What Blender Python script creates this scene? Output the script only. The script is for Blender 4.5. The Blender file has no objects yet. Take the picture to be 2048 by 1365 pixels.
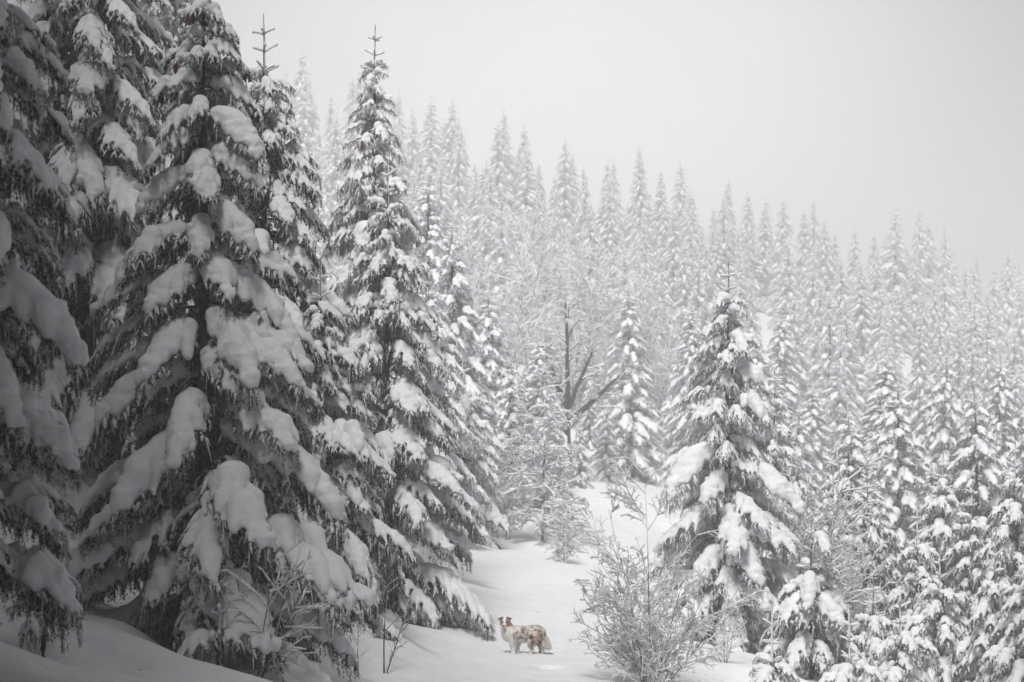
import bpy, math, random
import numpy as np
from mathutils import Vector, Matrix

R = math.radians
rng = np.random.default_rng(7)
random.seed(7)
scene = bpy.context.scene
COL = scene.collection

# ------------------------------------------------------------------ camera
FPX, HX, HY = 4817.0, 1024.0, 850.0        # focal length and horizon point of the photograph, pixels of the 2048 px frame


def at(px, py, Y):
    return Vector(((px - HX) / FPX * Y, Y, (HY - py) / FPX * Y))


cam_d = bpy.data.cameras.new('camera')
cam = bpy.data.objects.new('camera', cam_d)
COL.objects.link(cam)
cam.location = (0, 0, 0)
cam.rotation_euler = (R(90), 0, 0)
cam_d.sensor_width = 36
cam_d.lens = 36 * FPX / 2048
cam_d.shift_y = (HY - 682.5) / 2048
cam_d.clip_start = .5
cam_d.clip_end = 3000
cam_d.dof.use_dof = True
cam_d.dof.focus_distance = 35
cam_d.dof.aperture_fstop = 2.8
scene.camera = cam

# ------------------------------------------------------------------ world, sun, exposure
SUN_EL, SUN_AZ = R(50), R(192)             # behind the photographer; azimuth clockwise from +Y
world = bpy.data.worlds.new('World')
scene.world = world
world.use_nodes = True
nt = world.node_tree
nt.nodes.clear()
wo = nt.nodes.new('ShaderNodeOutputWorld')
bg = nt.nodes.new('ShaderNodeBackground')
sky = nt.nodes.new('ShaderNodeTexSky')
sky.sky_type = 'NISHITA'
sky.sun_disc = False
sky.sun_elevation = SUN_EL
sky.sun_rotation = SUN_AZ
sky.dust_density = 4
bg.inputs['Strength'].default_value = .1
hs = nt.nodes.new('ShaderNodeHueSaturation')
hs.inputs['Saturation'].default_value = .05
hs.inputs['Value'].default_value = .08
nt.links.new(sky.outputs[0], hs.inputs['Color'])
# an even cloud deck, brighter in the mist over the far forest
tc = nt.nodes.new('ShaderNodeTexCoord')
dt = nt.nodes.new('ShaderNodeVectorMath'); dt.operation = 'DOT_PRODUCT'
gd = Vector((.01, 1, .083)).normalized()
dt.inputs[1].default_value = gd
nt.links.new(tc.outputs['Generated'], dt.inputs[0])
rp = nt.nodes.new('ShaderNodeValToRGB')
for p_, v_ in ((0., 1.0), (.94, 1.0), (.972, 1.1), (.983, 2.0), (.994, 3.4), (1., 4.2)):
    e_ = rp.color_ramp.elements[0] if p_ == 0 else rp.color_ramp.elements[-1] if p_ == 1 else rp.color_ramp.elements.new(p_)
    e_.color = (v_ * .985, v_ * .99, v_, 1)
    e_.position = p_
nt.links.new(dt.outputs['Value'], rp.inputs['Fac'])
nz = nt.nodes.new('ShaderNodeTexNoise')
nz.inputs['Scale'].default_value = 3.0
nz.inputs['Detail'].default_value = 3
nt.links.new(tc.outputs['Generated'], nz.inputs['Vector'])
mr = nt.nodes.new('ShaderNodeMapRange')
mr.inputs['From Min'].default_value = .3; mr.inputs['From Max'].default_value = .7
mr.inputs['To Min'].default_value = .88; mr.inputs['To Max'].default_value = 1.12
nt.links.new(nz.outputs['Fac'], mr.inputs['Value'])
ml = nt.nodes.new('ShaderNodeVectorMath'); ml.operation = 'SCALE'
nt.links.new(rp.outputs[0], ml.inputs[0]); nt.links.new(mr.outputs[0], ml.inputs['Scale'])
ad = nt.nodes.new('ShaderNodeVectorMath'); ad.operation = 'ADD'
nt.links.new(ml.outputs[0], ad.inputs[0]); nt.links.new(hs.outputs[0], ad.inputs[1])
nt.links.new(ad.outputs[0], bg.inputs['Color'])
nt.links.new(bg.outputs[0], wo.inputs['Surface'])

sun_d = bpy.data.lights.new('sun', 'SUN')
sun_d.energy = 1.5
sun_d.angle = R(16)
sun_d.color = (1, .985, .965)
sun = bpy.data.objects.new('sun', sun_d)
COL.objects.link(sun)
sdir = Vector((math.sin(SUN_AZ) * math.cos(SUN_EL), math.cos(SUN_AZ) * math.cos(SUN_EL), math.sin(SUN_EL)))
sun.rotation_euler = sdir.to_track_quat('Z', 'Y').to_euler()
sun.location = (0, -20, 40)

scene.view_settings.view_transform = 'Standard'
scene.view_settings.look = 'None'
scene.view_settings.exposure = 1.42
scene.view_settings.gamma = 1
scene.view_settings.use_curve_mapping = False
scene.render.engine = 'CYCLES'
cy = scene.cycles
cy.use_denoising = True
cy.max_bounces = 6
cy.diffuse_bounces = 3
cy.glossy_bounces = 1
cy.transmission_bounces = 2
cy.volume_bounces = 1
cy.use_adaptive_sampling = True
cy.adaptive_threshold = .015


# ------------------------------------------------------------------ materials
def mat(name, rough=.6, spec=.3):
    m = bpy.data.materials.new(name)
    m.use_nodes = True
    b = m.node_tree.nodes['Principled BSDF']
    b.inputs['Roughness'].default_value = rough
    b.inputs['Specular IOR Level'].default_value = spec
    return m, m.node_tree, b


def noise(nt, scale, detail=4, rough=.55, coord='Object', dist=0):
    t = nt.nodes.new('ShaderNodeTexCoord')
    n = nt.nodes.new('ShaderNodeTexNoise')
    n.inputs['Scale'].default_value = scale
    n.inputs['Detail'].default_value = detail
    n.inputs['Roughness'].default_value = rough
    n.inputs['Distortion'].default_value = dist
    nt.links.new(t.outputs[coord], n.inputs['Vector'])
    return n.outputs['Fac']


def ramp(nt, src, stops):
    r = nt.nodes.new('ShaderNodeValToRGB')
    el = r.color_ramp.elements
    while len(el) < len(stops):
        el.new(.5)
    for k, (p, c) in enumerate(stops):
        el[k].position = p
        el[k].color = (*c, 1)
    nt.links.new(src, r.inputs['Fac'])
    return r.outputs['Color']


def bump(nt, b, src, dist, strength=1):
    n = nt.nodes.new('ShaderNodeBump')
    n.inputs['Distance'].default_value = dist
    n.inputs['Strength'].default_value = strength
    nt.links.new(src, n.inputs['Height'])
    nt.links.new(n.outputs[0], b.inputs['Normal'])


def snow_material(name, bscale, bdist, lo=(.74, .75, .78), hi=(.84, .845, .86)):
    m, t, b = mat(name, .75, .25)
    t.links.new(ramp(t, noise(t, 3.0, 5), [(.3, lo), (.65, hi)]), b.inputs['Base Color'])
    # coarse lumps and a grainy crust over them, with a sprinkle of fallen needles
    n1, n2 = noise(t, bscale, 6, .6), noise(t, bscale * 7, 4, .7)
    mx = t.nodes.new('ShaderNodeMath'); mx.operation = 'MULTIPLY_ADD'
    mx.inputs[1].default_value = .35
    t.links.new(n2, mx.inputs[0]); t.links.new(n1, mx.inputs[2])
    bump(t, b, mx.outputs[0], bdist * 1.15, .85)
    sp = t.nodes.new('ShaderNodeMix'); sp.data_type = 'RGBA'
    src = b.inputs['Base Color'].links[0].from_socket
    k = t.nodes.new('ShaderNodeMapRange'); k.inputs['From Min'].default_value = .735; k.inputs['From Max'].default_value = .78
    t.links.new(noise(t, bscale * 6.5, 2, .5, dist=1.5), k.inputs['Value'])
    t.links.new(k.outputs[0], sp.inputs['Factor'])
    t.links.new(src, sp.inputs[6]); sp.inputs[7].default_value = (.16, .14, .12, 1)
    t.links.new(sp.outputs[2], b.inputs['Base Color'])
    return m


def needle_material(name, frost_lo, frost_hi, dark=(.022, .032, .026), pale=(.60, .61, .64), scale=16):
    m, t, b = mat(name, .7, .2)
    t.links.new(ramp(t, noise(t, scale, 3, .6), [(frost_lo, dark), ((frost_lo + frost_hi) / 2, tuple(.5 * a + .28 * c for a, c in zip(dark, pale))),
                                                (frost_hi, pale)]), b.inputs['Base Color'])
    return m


M_SNOW = snow_material('snow', 9, .03)
M_GROUND = snow_material('snow_ground', 2.2, .05, (.78, .79, .815), (.86, .865, .875))
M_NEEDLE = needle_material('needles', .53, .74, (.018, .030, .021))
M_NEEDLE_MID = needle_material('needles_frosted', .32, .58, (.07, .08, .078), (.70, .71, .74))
M_NEEDLE_FROST_SHADE = needle_material('needles_half_frosted_shade', .46, .66, (.035, .045, .038), (.64, .65, .68))  # thin frost; also the darker tone that paints light falloff on right-hand spruces
M_NEEDLE_FAR = needle_material('needles_rimed_misted', .22, .52, (.17, .18, .185), (.68, .69, .72), 7)  # rime, plus the whitening of distant mist put into the colour
m, t, b = mat('bark', .9, .1)
t.links.new(ramp(t, noise(t, 14, 5), [(.3, (.035, .03, .027)), (.6, (.075, .065, .06)), (.8, (.3, .3, .31))]), b.inputs['Base Color'])
bump(t, b, noise(t, 40, 4), .02)
M_BARK = m
m, t, b = mat('red_twig_bark', .6, .3)
t.links.new(ramp(t, noise(t, 6, 3), [(.3, (.085, .035, .035)), (.7, (.17, .10, .095))]), b.inputs['Base Color'])
M_TWIG = m
m, t, b = mat('cone_scales', .6, .3)
t.links.new(ramp(t, noise(t, 60, 3), [(.35, (.06, .018, .012)), (.65, (.16, .05, .03))]), b.inputs['Base Color'])
bump(t, b, noise(t, 90, 2), .006)
M_CONE = m


# ------------------------------------------------------------------ mesh helpers
class Geo:
    """triangles gathered as arrays; build() makes one mesh"""

    def __init__(self):
        self.v, self.f, self.m, self.n = [], [], [], 0

    def add(self, V, F, mi=0):
        if len(F) == 0:
            return
        self.v.append(np.asarray(V, np.float32))
        self.f.append(np.asarray(F, np.int32) + self.n)
        self.m.append(np.full(len(F), mi, np.int32))
        self.n += len(V)

    def arrays(self):
        return np.concatenate(self.v), np.concatenate(self.f), np.concatenate(self.m)

    def mesh(self, name, mats, smooth=True):
        if not self.v:
            return bpy.data.meshes.new(name)
        V, F, mi = self.arrays()
        return mk_mesh(name, V, F, mats, mi, smooth)


def mk_mesh(name, V, F, mats, mi=None, smooth=True):
    me = bpy.data.meshes.new(name)
    V = np.asarray(V, np.float32); F = np.asarray(F, np.int32)
    k = F.shape[1]
    me.vertices.add(len(V)); me.vertices.foreach_set('co', V.ravel())
    me.loops.add(F.size); me.loops.foreach_set('vertex_index', F.ravel())
    me.polygons.add(len(F)); me.polygons.foreach_set('loop_start', np.arange(0, F.size, k, dtype=np.int32))
    for m in (mats if isinstance(mats, (list, tuple)) else [mats]):
        me.materials.append(m)
    if mi is not None:
        me.polygons.foreach_set('material_index', mi)
    if smooth:
        me.polygons.foreach_set('use_smooth', np.ones(len(F), bool))
    me.update(calc_edges=True)
    return me


def norm(a):
    return a / np.maximum(np.linalg.norm(a, axis=-1, keepdims=True), 1e-9)


def frames(P):
    T = norm(np.gradient(P, axis=1))
    up = np.zeros_like(T); up[..., 2] = 1
    s = np.cross(T, up)
    l = np.linalg.norm(s, axis=-1, keepdims=True)
    alt = np.zeros_like(T); alt[..., 0] = 1
    s = np.where(l < .05, np.cross(T, np.cross(alt, T)), s)
    s = norm(s)
    u = np.cross(s, T)
    return T, s, u


def tubes(P, Rr, sides=4, squash=1., cap=True):
    """P (T,N,3), Rr (T,N) -> verts, tris of T closed tubes"""
    P = np.asarray(P, float); T, N, _ = P.shape
    if T == 0:
        return np.zeros((0, 3)), np.zeros((0, 3), int)
    _, s, u = frames(P)
    a = np.arange(sides) / sides * 2 * np.pi
    V = P[:, :, None] + Rr[:, :, None, None] * (np.cos(a)[None, None, :, None] * s[:, :, None] + squash * np.sin(a)[None, None, :, None] * u[:, :, None])
    V = V.reshape(-1, 3)
    base = (np.arange(T) * N * sides)[:, None, None]
    i = (np.arange(N - 1) * sides)[None, :, None]
    j = np.arange(sides)[None, None, :]; j2 = (j + 1) % sides
    A = base + i + j; B = base + i + j2; C = A + sides; D = B + sides
    F = np.concatenate([np.stack([A, B, D], -1).reshape(-1, 3), np.stack([A, D, C], -1).reshape(-1, 3)])
    if cap:
        k = np.arange(1, sides - 1)[None, :]
        b0 = (np.arange(T) * N * sides)[:, None]
        b1 = b0 + (N - 1) * sides
        F = np.concatenate([F, np.stack(np.broadcast_arrays(b0, b0 + k + 1, b0 + k), -1).reshape(-1, 3),
                            np.stack(np.broadcast_arrays(b1, b1 + k, b1 + k + 1), -1).reshape(-1, 3)])
    return V, F


def poly(p0, d0, L, g, N=5, wob=0., r=None):
    """T curved lines: start, direction, length, droop (positive bends down)"""
    T = len(p0)
    P = np.zeros((T, N, 3)); P[:, 0] = p0
    d0 = norm(d0)
    for k in range(1, N):
        t = k / (N - 1)
        d = d0.copy()
        d[:, 2] -= np.asarray(g) * t
        if wob:
            d += (r or rng).normal(0, wob, (T, 3))
        P[:, k] = P[:, k - 1] + norm(d) * (np.asarray(L) / (N - 1))[:, None]
    return P


def sample(P, idx, u):
    """point and tangent on line idx at u in 0..1"""
    N = P.shape[1]
    x = np.clip(u, 0, .9999) * (N - 1)
    k = x.astype(int); f = (x - k)[:, None]
    a = P[idx, k]; b = P[idx, k + 1]
    return a * (1 - f) + b * f, norm(b - a)


def blades(P, per_m, ln, wd, r, spread=.9, down=.25):
    """needle-like triangles along lines"""
    T = len(P)
    if T == 0:
        return np.zeros((0, 3)), np.zeros((0, 3), int)
    Ls = np.linalg.norm(np.diff(P, axis=1), axis=2).sum(1)
    cnt = np.maximum(1, (Ls * per_m + r.random(T)).astype(int))
    idx = np.repeat(np.arange(T), cnt)
    p, t = sample(P, idx, r.random(len(idx)) ** .9)
    q = norm(np.cross(t, r.normal(0, 1, (len(idx), 3))))
    q[:, 2] -= down
    d = norm(t * .75 + q * spread)
    s = norm(np.cross(d, r.normal(0, 1, (len(idx), 3))))
    l = (ln * r.uniform(.6, 1.25, len(idx)))[:, None]
    w = (wd * r.uniform(.7, 1.3, len(idx)))[:, None]
    V = np.stack([p - s * w * .5, p + s * w * .5, p + d * l], 1).reshape(-1, 3)
    return V, np.arange(len(V)).reshape(-1, 3)


def remesh(V, F, voxel, smooth=4, fac=.5):
    me = mk_mesh('tmp', V, F, [])
    o = bpy.data.objects.new('tmp', me)
    COL.objects.link(o)
    md = o.modifiers.new('r', 'REMESH'); md.mode = 'VOXEL'; md.voxel_size = voxel
    if smooth:
        sm = o.modifiers.new('s', 'SMOOTH'); sm.factor = fac; sm.iterations = smooth
    dg = bpy.context.evaluated_depsgraph_get()
    ev = o.evaluated_get(dg)
    m2 = ev.to_mesh()
    m2.calc_loop_triangles()
    v = np.empty(len(m2.vertices) * 3, np.float32); m2.vertices.foreach_get('co', v)
    f = np.empty(len(m2.loop_triangles) * 3, np.int32); m2.loop_triangles.foreach_get('vertices', f)
    ev.to_mesh_clear()
    bpy.data.objects.remove(o); bpy.data.meshes.remove(me)
    return v.reshape(-1, 3), f.reshape(-1, 3)


_tab = np.random.default_rng(3).random((256, 256))


def vnoise(x, y):
    xi = np.floor(x).astype(int); yi = np.floor(y).astype(int)
    fx = x - xi; fy = y - yi
    fx = fx * fx * (3 - 2 * fx); fy = fy * fy * (3 - 2 * fy)
    g = lambda a, b: _tab[a & 255, b & 255]
    return (g(xi, yi) * (1 - fx) + g(xi + 1, yi) * fx) * (1 - fy) + (g(xi, yi + 1) * (1 - fx) + g(xi + 1, yi + 1) * fx) * fy - .5


def fbm(x, y, o=3):
    return sum(vnoise(x * 2 ** k + 17 * k, y * 2 ** k + 5 * k) * .5 ** k for k in range(o))


def link(name, data, parent=None, label=None, cat=None, group=None, kind=None, loc=None):
    o = bpy.data.objects.new(name, data)
    COL.objects.link(o)
    if parent is not None:
        o.parent = parent
    if loc is not None:
        o.location = loc
    for k, v in (('label', label), ('category', cat), ('group', group), ('kind', kind)):
        if v:
            o[k] = v
    return o


# ------------------------------------------------------------------ snow-covered ground
CP = [(1060, 1305, 36), (1150, 1312, 36), (965, 1303, 36.5), (1050, 1365, 32), (1000, 1240, 40), (1080, 1180, 45), (1040, 1130, 50), (1130, 1140, 50),
      (1060, 1107, 54), (900, 1332, 34), (850, 1365, 31),
      (770, 1285, 33), (700, 1255, 33.5), (600, 1290, 31), (560, 1360, 27), (300, 1375, 24), (0, 1365, 21), (0, 1250, 23), (150, 1240, 25), (300, 1290, 27),
      (230, 1190, 29), (100, 1090, 31), (0, 1040, 33), (430, 1240, 30), (-300, 1200, 23), (-300, 900, 36), (-1500, 700, 40), (860, 1255, 37.5),
      (150, 1040, 38), (400, 1080, 40), (700, 1120, 42), (850, 1150, 46), (900, 1090, 56), (600, 1000, 55), (300, 900, 60), (0, 850, 60),
      (1260, 1070, 60), (1240, 1000, 70), (1210, 945, 85), (1330, 1000, 72), (1130, 975, 75), (1000, 980, 75), (1100, 1085, 57),
      (1250, 1365, 33), (1300, 1315, 37), (1400, 1345, 34.5), (1480, 1375, 34.5), (1600, 1420, 34), (1450, 1290, 42), (1700, 1365, 39), (1900, 1420, 42),
      (1500, 1230, 52), (1800, 1330, 52), (1600, 1180, 65), (1900, 1260, 62), (2300, 1300, 55), (1700, 1060, 90), (2000, 1060, 100),
      (1400, 930, 92), (1100, 850, 110), (900, 810, 110), (600, 720, 110), (200, 700, 110),
      (200, 370, 200), (600, 400, 200), (1100, 480, 200), (1500, 600, 200), (2000, 720, 200), (2500, 820, 200), (-400, 330, 200),
      (600, 530, 150), (1100, 640, 150), (1600, 750, 150), (2100, 840, 150), (0, 500, 150), (2600, 900, 150)]
pts = [tuple(at(*c)) for c in CP]
pts += [(0, 0, -1.65), (-8, 0, -.6), (8, 0, -2.4), (0, 10, -2.2), (0, 20, -2.9), (-30, 0, 3), (30, 0, -4), (8, 20, -3.6), (-30, 40, 4), (40, 40, -4.5),
        (-60, 100, 14), (80, 100, -1), (0, -60, 1), (-60, -60, 6), (60, -60, -5), (-30, 235, 14), (10, 235, 11.5), (50, 235, 3), (0, 330, -12), (-100, 330, -8),
        (100, 330, -18), (-120, 200, 16), (130, 200, -3)]
pts = np.array(pts)


def _phi(r2):
    return .5 * r2 * np.log(r2 + 1e-9)


_xy = pts[:, :2]
_n = len(pts)
_K = _phi(((_xy[:, None] - _xy[None]) ** 2).sum(-1)) + np.eye(_n) * 2.0
_Pm = np.c_[np.ones(_n), _xy]
_A = np.block([[_K, _Pm], [_Pm.T, np.zeros((3, 3))]])
_w = np.linalg.solve(_A, np.r_[pts[:, 2], 0, 0, 0])


def ground_z(x, y):
    x = np.atleast_1d(np.asarray(x, float)); y = np.atleast_1d(np.asarray(y, float))
    z = np.empty(x.shape)
    for i in range(0, len(x), 20000):
        xx, yy = x[i:i + 20000], y[i:i + 20000]
        k = _phi((xx[:, None] - _xy[:, 0]) ** 2 + (yy[:, None] - _xy[:, 1]) ** 2)
        z[i:i + 20000] = k @ _w[:_n] + _w[_n] + _w[_n + 1] * xx + _w[_n + 2] * yy
    # drifts: soft hummocks off the path
    off = np.clip((np.abs(x - .4) - 1.0) / 2.5, .12, 1)
    z += off * (fbm(x / 2.4, y / 3.2, 3) * .34 + fbm(x / .7 + 9, y / .9, 2) * .07)
    return z


PITS = []      # wells in the snow round the nearest stems: x, y, radius, depth


def build_ground():
    ys = np.concatenate([np.arange(-60, 16, 3.), np.arange(16, 34, .16), np.arange(34, 38, .06), np.arange(38, 60, .16), np.arange(60, 110, .6), np.arange(110, 240, 2), np.arange(240, 420, 8)])
    u = np.linspace(-1, 1, 300)
    xs = np.sinh(u * 4.6) / np.sinh(4.6) * 170
    X, Y = np.meshgrid(xs, ys)
    Z = ground_z(X.ravel(), Y.ravel()).reshape(X.shape)
    for (px, py, rr, d) in PITS:
        q = ((X - px) ** 2 + (Y - py) ** 2) / rr ** 2
        Z -= d * np.exp(-q * 1.6) - d * .35 * np.exp(-(np.sqrt(q) - 1.35) ** 2 * 7)
    V = np.stack([X.ravel(), Y.ravel(), Z.ravel()], 1)
    a, b = X.shape
    i = np.arange(a - 1)[:, None] * b + np.arange(b - 1)[None]
    F = np.stack([i, i + 1, i + b + 1, i + b], -1).reshape(-1, 4)
    link('snow_ground', mk_mesh('snow_ground', V, F, M_GROUND), kind='structure')


# ------------------------------------------------------------------ spruce boughs
def bough_lines(seed, L, a0, a1, W, sag=.9):
    r = np.random.default_rng(seed)
    N = 12
    s = np.linspace(0, 1, N)
    ang = R(a0) + (R(a1) - R(a0)) * s ** 1.25
    yaw = np.cumsum(r.normal(0, .05, N))
    d = np.stack([np.cos(ang) * np.cos(yaw), np.cos(ang) * np.sin(yaw), np.sin(ang)], 1)
    ax = np.zeros((1, N, 3)); ax[0, 1:] = np.cumsum(d[:-1] * L / (N - 1), 0)
    n = max(6, int(L / .075))
    u = np.linspace(.10, .985, n) + r.normal(0, .008, n)
    u = np.clip(u, .05, .99)
    p, t = sample(ax, np.zeros(n, int), u)
    side = np.where(np.arange(n) % 2 == 0, 1., -1.)
    shape = np.where(u < .45, (u / .45) ** .7, 1 - ((u - .45) / .55) ** 1.3 * .75)
    ll = W * shape * r.uniform(.75, 1.2, n) + .05
    az = side * R(1) * (58 - 25 * u + r.normal(0, 7, n))
    hx = norm(np.stack([t[:, 0] + 1e-3, t[:, 1], 0 * u], 1))
    dd = np.stack([hx[:, 0] * np.cos(az) - hx[:, 1] * np.sin(az), hx[:, 0] * np.sin(az) + hx[:, 1] * np.cos(az), t[:, 2] * .8 + r.uniform(-.1, .12, n)], 1)
    sd = poly(p, dd, ll, sag * r.uniform(.7, 1.3, n), 6, .03, r)
    # second order twigs
    per = np.maximum(2, (ll / .075).astype(int))
    idx = np.repeat(np.arange(n), per)
    uu = r.uniform(.12, 1, len(idx))
    p2, t2 = sample(sd, idx, uu)
    q = np.cross(t2, [0, 0, 1.]); q = norm(q) * r.choice([-1., 1.], len(idx))[:, None]
    d2 = norm(t2 * .8 + q * .75 + np.array([0, 0, -.25]))
    l2 = (.07 + .13 * r.random(len(idx))) * (1.15 - uu * .55) * (.6 + .4 * min(1, L / 1.3))
    sec = poly(p2, d2, l2, .9 + 0 * l2, 4, .03, r)
    # pendant twigs
    npd = int(46 * L * (1 + W))
    which = r.integers(0, n, npd)
    up = r.random(npd)
    p3, t3 = sample(sd, which, up)
    d3 = norm(t3 * .35 + r.normal(0, .12, (npd, 3)) + np.array([0, 0, -1.]))
    l3 = r.uniform(.08, .34, npd) * (.5 + .5 * min(1, L / 1.3))
    pen = poly(p3, d3, l3, .5 + 0 * l3, 4, .04, r)
    npa = int(34 * L)
    p4, t4 = sample(ax, np.zeros(npa, int), r.uniform(.05, .95, npa))
    d4 = norm(t4 * .3 + r.normal(0, .2, (npa, 3)) + np.array([0, 0, -.8]))
    pa = poly(p4, d4, r.uniform(.1, .3, npa) * (.5 + .5 * min(1, L / 1.3)), .4 * np.ones(npa), 4, .05, r)
    return dict(ax=ax, sd=sd, ll=ll, u=u, sec=sec, pen=np.concatenate([pen, pa]), L=L, r=r)


def bough_needles(b, per_m, ln, wd, wood=True, frac=1.):
    r = np.random.default_rng(5)
    g = Geo()
    sel = lambda P: P[r.random(len(P)) < frac] if frac < 1 else P
    for P, k in ((b['ax'][:, 2:], .8), (sel(b['sd']), 1.), (sel(b['sec']), 1.), (sel(b['pen']), 1.)):
        V, F = blades(P, per_m * k, ln, wd, r)
        g.add(V, F, 0)
    if wood:
        N = b['ax'].shape[1]
        side_ = wood != 'limb'
        g.add(*tubes(b['ax'], np.linspace(.022, .006, N)[None] * (.5 + b['L'] / 3), 5), 1)
        if side_:
          g.add(*tubes(b['sd'], np.linspace(.007, .002, 6)[None].repeat(len(b['sd']), 0), 3, cap=False), 1)
    return g


def bough_snow(b, depth, voxel, twig=.055, rime=1., start=.12, hood=False):
    L = b['L']
    r = np.random.default_rng(int(L * 1000 + depth * 10000))
    start = r.uniform(.10, .42) if L > 1 else r.uniform(.08, .3)
    if hood:
        start = .10
    k = Geo()
    # snow along the limb
    s = np.linspace(start, .97, 14)
    p, tg = sample(b['ax'], np.zeros(14, int), s)
    prof = np.sin(np.pi * np.clip((s - start) / (1.0 - start), 0, 1) ** .8) ** .7
    rad = (.035 + 1.15 * depth * prof) * np.clip(1 + (.16 if hood else .42) * np.interp(np.arange(14), np.arange(0, 14, 2), r.normal(0, 1, 7)), .3, 1.6)
    rad = rad * np.clip(1.25 + (.75 if hood else 1.05) * tg[:, 2], .35, 1.1)
    rad = np.maximum(rad, .022); rad[0] *= .4; rad[-1] *= .6
    p = p.copy(); p[:, 2] += rad * .55
    k.add(*tubes(p[None], rad[None], 10, .8))
    # snow lying on the side twigs
    load = np.interp(b['u'], np.linspace(0, 1, 8), r.uniform(.35, 1.4, 8)) * np.clip((b['u'] - start + .25) / .25, .25, 1)
    load = load * r.uniform(.8, 1.2, len(load))
    if hood:
        load = np.clip(load, .9, 1.2) * (b['u'] > .16)
    m = load > .42
    S = b['sd'][m]; ll = b['ll'][m]
    n = len(S)
    end = r.uniform(.6, 1.0, n)
    if hood:
        end = r.uniform(.55, 1., n)
    U = np.linspace(0, 1, 7)[None] * end[:, None]
    pp, _ = sample(S, np.repeat(np.arange(n), 7), U.ravel())
    pp = pp.reshape(n, 7, 3)
    rr = twig * np.clip(load[m], .4, 1.3)[:, None] * (.8 + .45 * r.random((n, 1))) * np.array([[.9, 1.15, 1.2, 1.1, 1.05, .9, .45]]) * np.clip(ll[:, None] / .25, .45, 1.1)
    rr = rr * (1 + .18 * r.normal(0, 1, (n, 7)))
    rr = np.maximum(rr, .014)
    pp[..., 2] += rr * .7
    k.add(*tubes(pp, rr, 8, .85))
    V, F, _ = k.arrays()
    V, F = remesh(V, F, voxel, 3 if voxel < .04 else 1)
    q = V * 38.
    w1 = np.sin(q[:, 0] * 1.3 + 2 * np.sin(q[:, 1] * .7)) * np.sin(q[:, 1] * 1.1 + q[:, 2] * .9 + 1.3 * np.sin(q[:, 2] * .6))
    q = V * 95.
    w2 = np.sin(q[:, 0] + 1.7 * np.sin(q[:, 2] * .8)) * np.sin(q[:, 1] * 1.2 + q[:, 2]) + r.normal(0, .35, len(V))
    low = np.clip(.4 - (V[:, 2] - np.interp(V[:, 0], b['ax'][0, :, 0], b['ax'][0, :, 2])) * 3, .3, 1.2)
    V = V + np.stack([w1, -w1, w2], 1) * (.0055 * low)[:, None]
    V[:, 2] += w2 * .0035 * low
    g = Geo()
    g.add(V, F)
    # rime and small loads on the lesser twigs, fine fingers
    if rime > 0:
        for P, pr, rad0 in ((b['sec'], .85 * rime, .018), (b['pen'], .26 * rime, .010)):
            q = P[r.random(len(P)) < pr].copy()
            q[..., 2] += .008
            w = rad0 * r.uniform(.6, 1.5, (len(q), 1)) * np.array([[.9, 1.1, 1., .35]])
            g.add(*tubes(q[:, [0, 1, 3]], w[:, [0, 1, 3]], 3, 1.1, cap=False))
    return g


CLASSES = {   # reach class: length, start angle, end angle, half width, snow depth, twig load
    'large': [(2.05, -8, -52, .62, .135, .070), (2.0, 2, -54, .58, .155, .075), (2.1, -14, -50, .66, .11, .060), (1.95, -2, -60, .56, .06, .040)],
    'medium': [(1.35, 2, -50, .47, .125, .066), (1.3, 10, -52, .44, .10, .058), (1.4, -6, -54, .48, .14, .070), (1.3, 4, -46, .44, .045, .034),
               (1.35, -10, -60, .45, .085, .05)],
    'small': [(.8, 14, -55, .32, .09, .050), (.78, 22, -42, .30, .07, .045), (.82, 6, -62, .33, .10, .055), (.8, 12, -40, .3, .035, .028)],
    'tiny': [(.42, 28, -28, .17, .045, .030), (.40, 34, -8, .15, .03, .024), (.44, 18, -40, .18, .055, .034)],
}
HOODS = {'hood_large': [(1.95, 0, -68, .50, .13, .085), (1.85, -6, -72, .56, .14, .09)], 'hood_medium': [(1.32, 6, -70, .42, .11, .08), (1.3, -2, -74, .46, .12, .085)],
         'hood_small': [(.8, 12, -68, .28, .08, .06), (.78, 6, -72, .30, .085, .065)]}
CLASSES.update(HOODS)
LINES = {}
NEAR = {}
for ci, (cname, lst) in enumerate(CLASSES.items()):
    for vi, (L, a0, a1, W, dep, tw) in enumerate(lst):
        b = bough_lines(100 + ci * 20 + vi, L, a0, a1, W, 1.5 if cname.startswith('hood') else .9)
        reach = float(b['ax'][0, -1, 0])
        LINES.setdefault(cname, []).append((b, dep, tw, reach))
        sc_ = {'large': 1., 'medium': .95, 'small': .85, 'tiny': .7}[cname.replace('hood_', '')]
        nd = bough_needles(b, 78, .050 * sc_, .0105 * sc_).mesh('branch', [M_NEEDLE, M_BARK], False)
        sn = bough_snow(b, dep, .026 * (sc_ ** 2 if sc_ < .9 else 1), tw, hood=cname.startswith('hood')).mesh('snow', M_SNOW)
        NEAR.setdefault(cname, []).append((nd, sn, reach, b))


def pick_class(reach):
    return 'large' if reach > 1.15 else 'medium' if reach > .72 else 'small' if reach > .36 else 'tiny'


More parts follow.
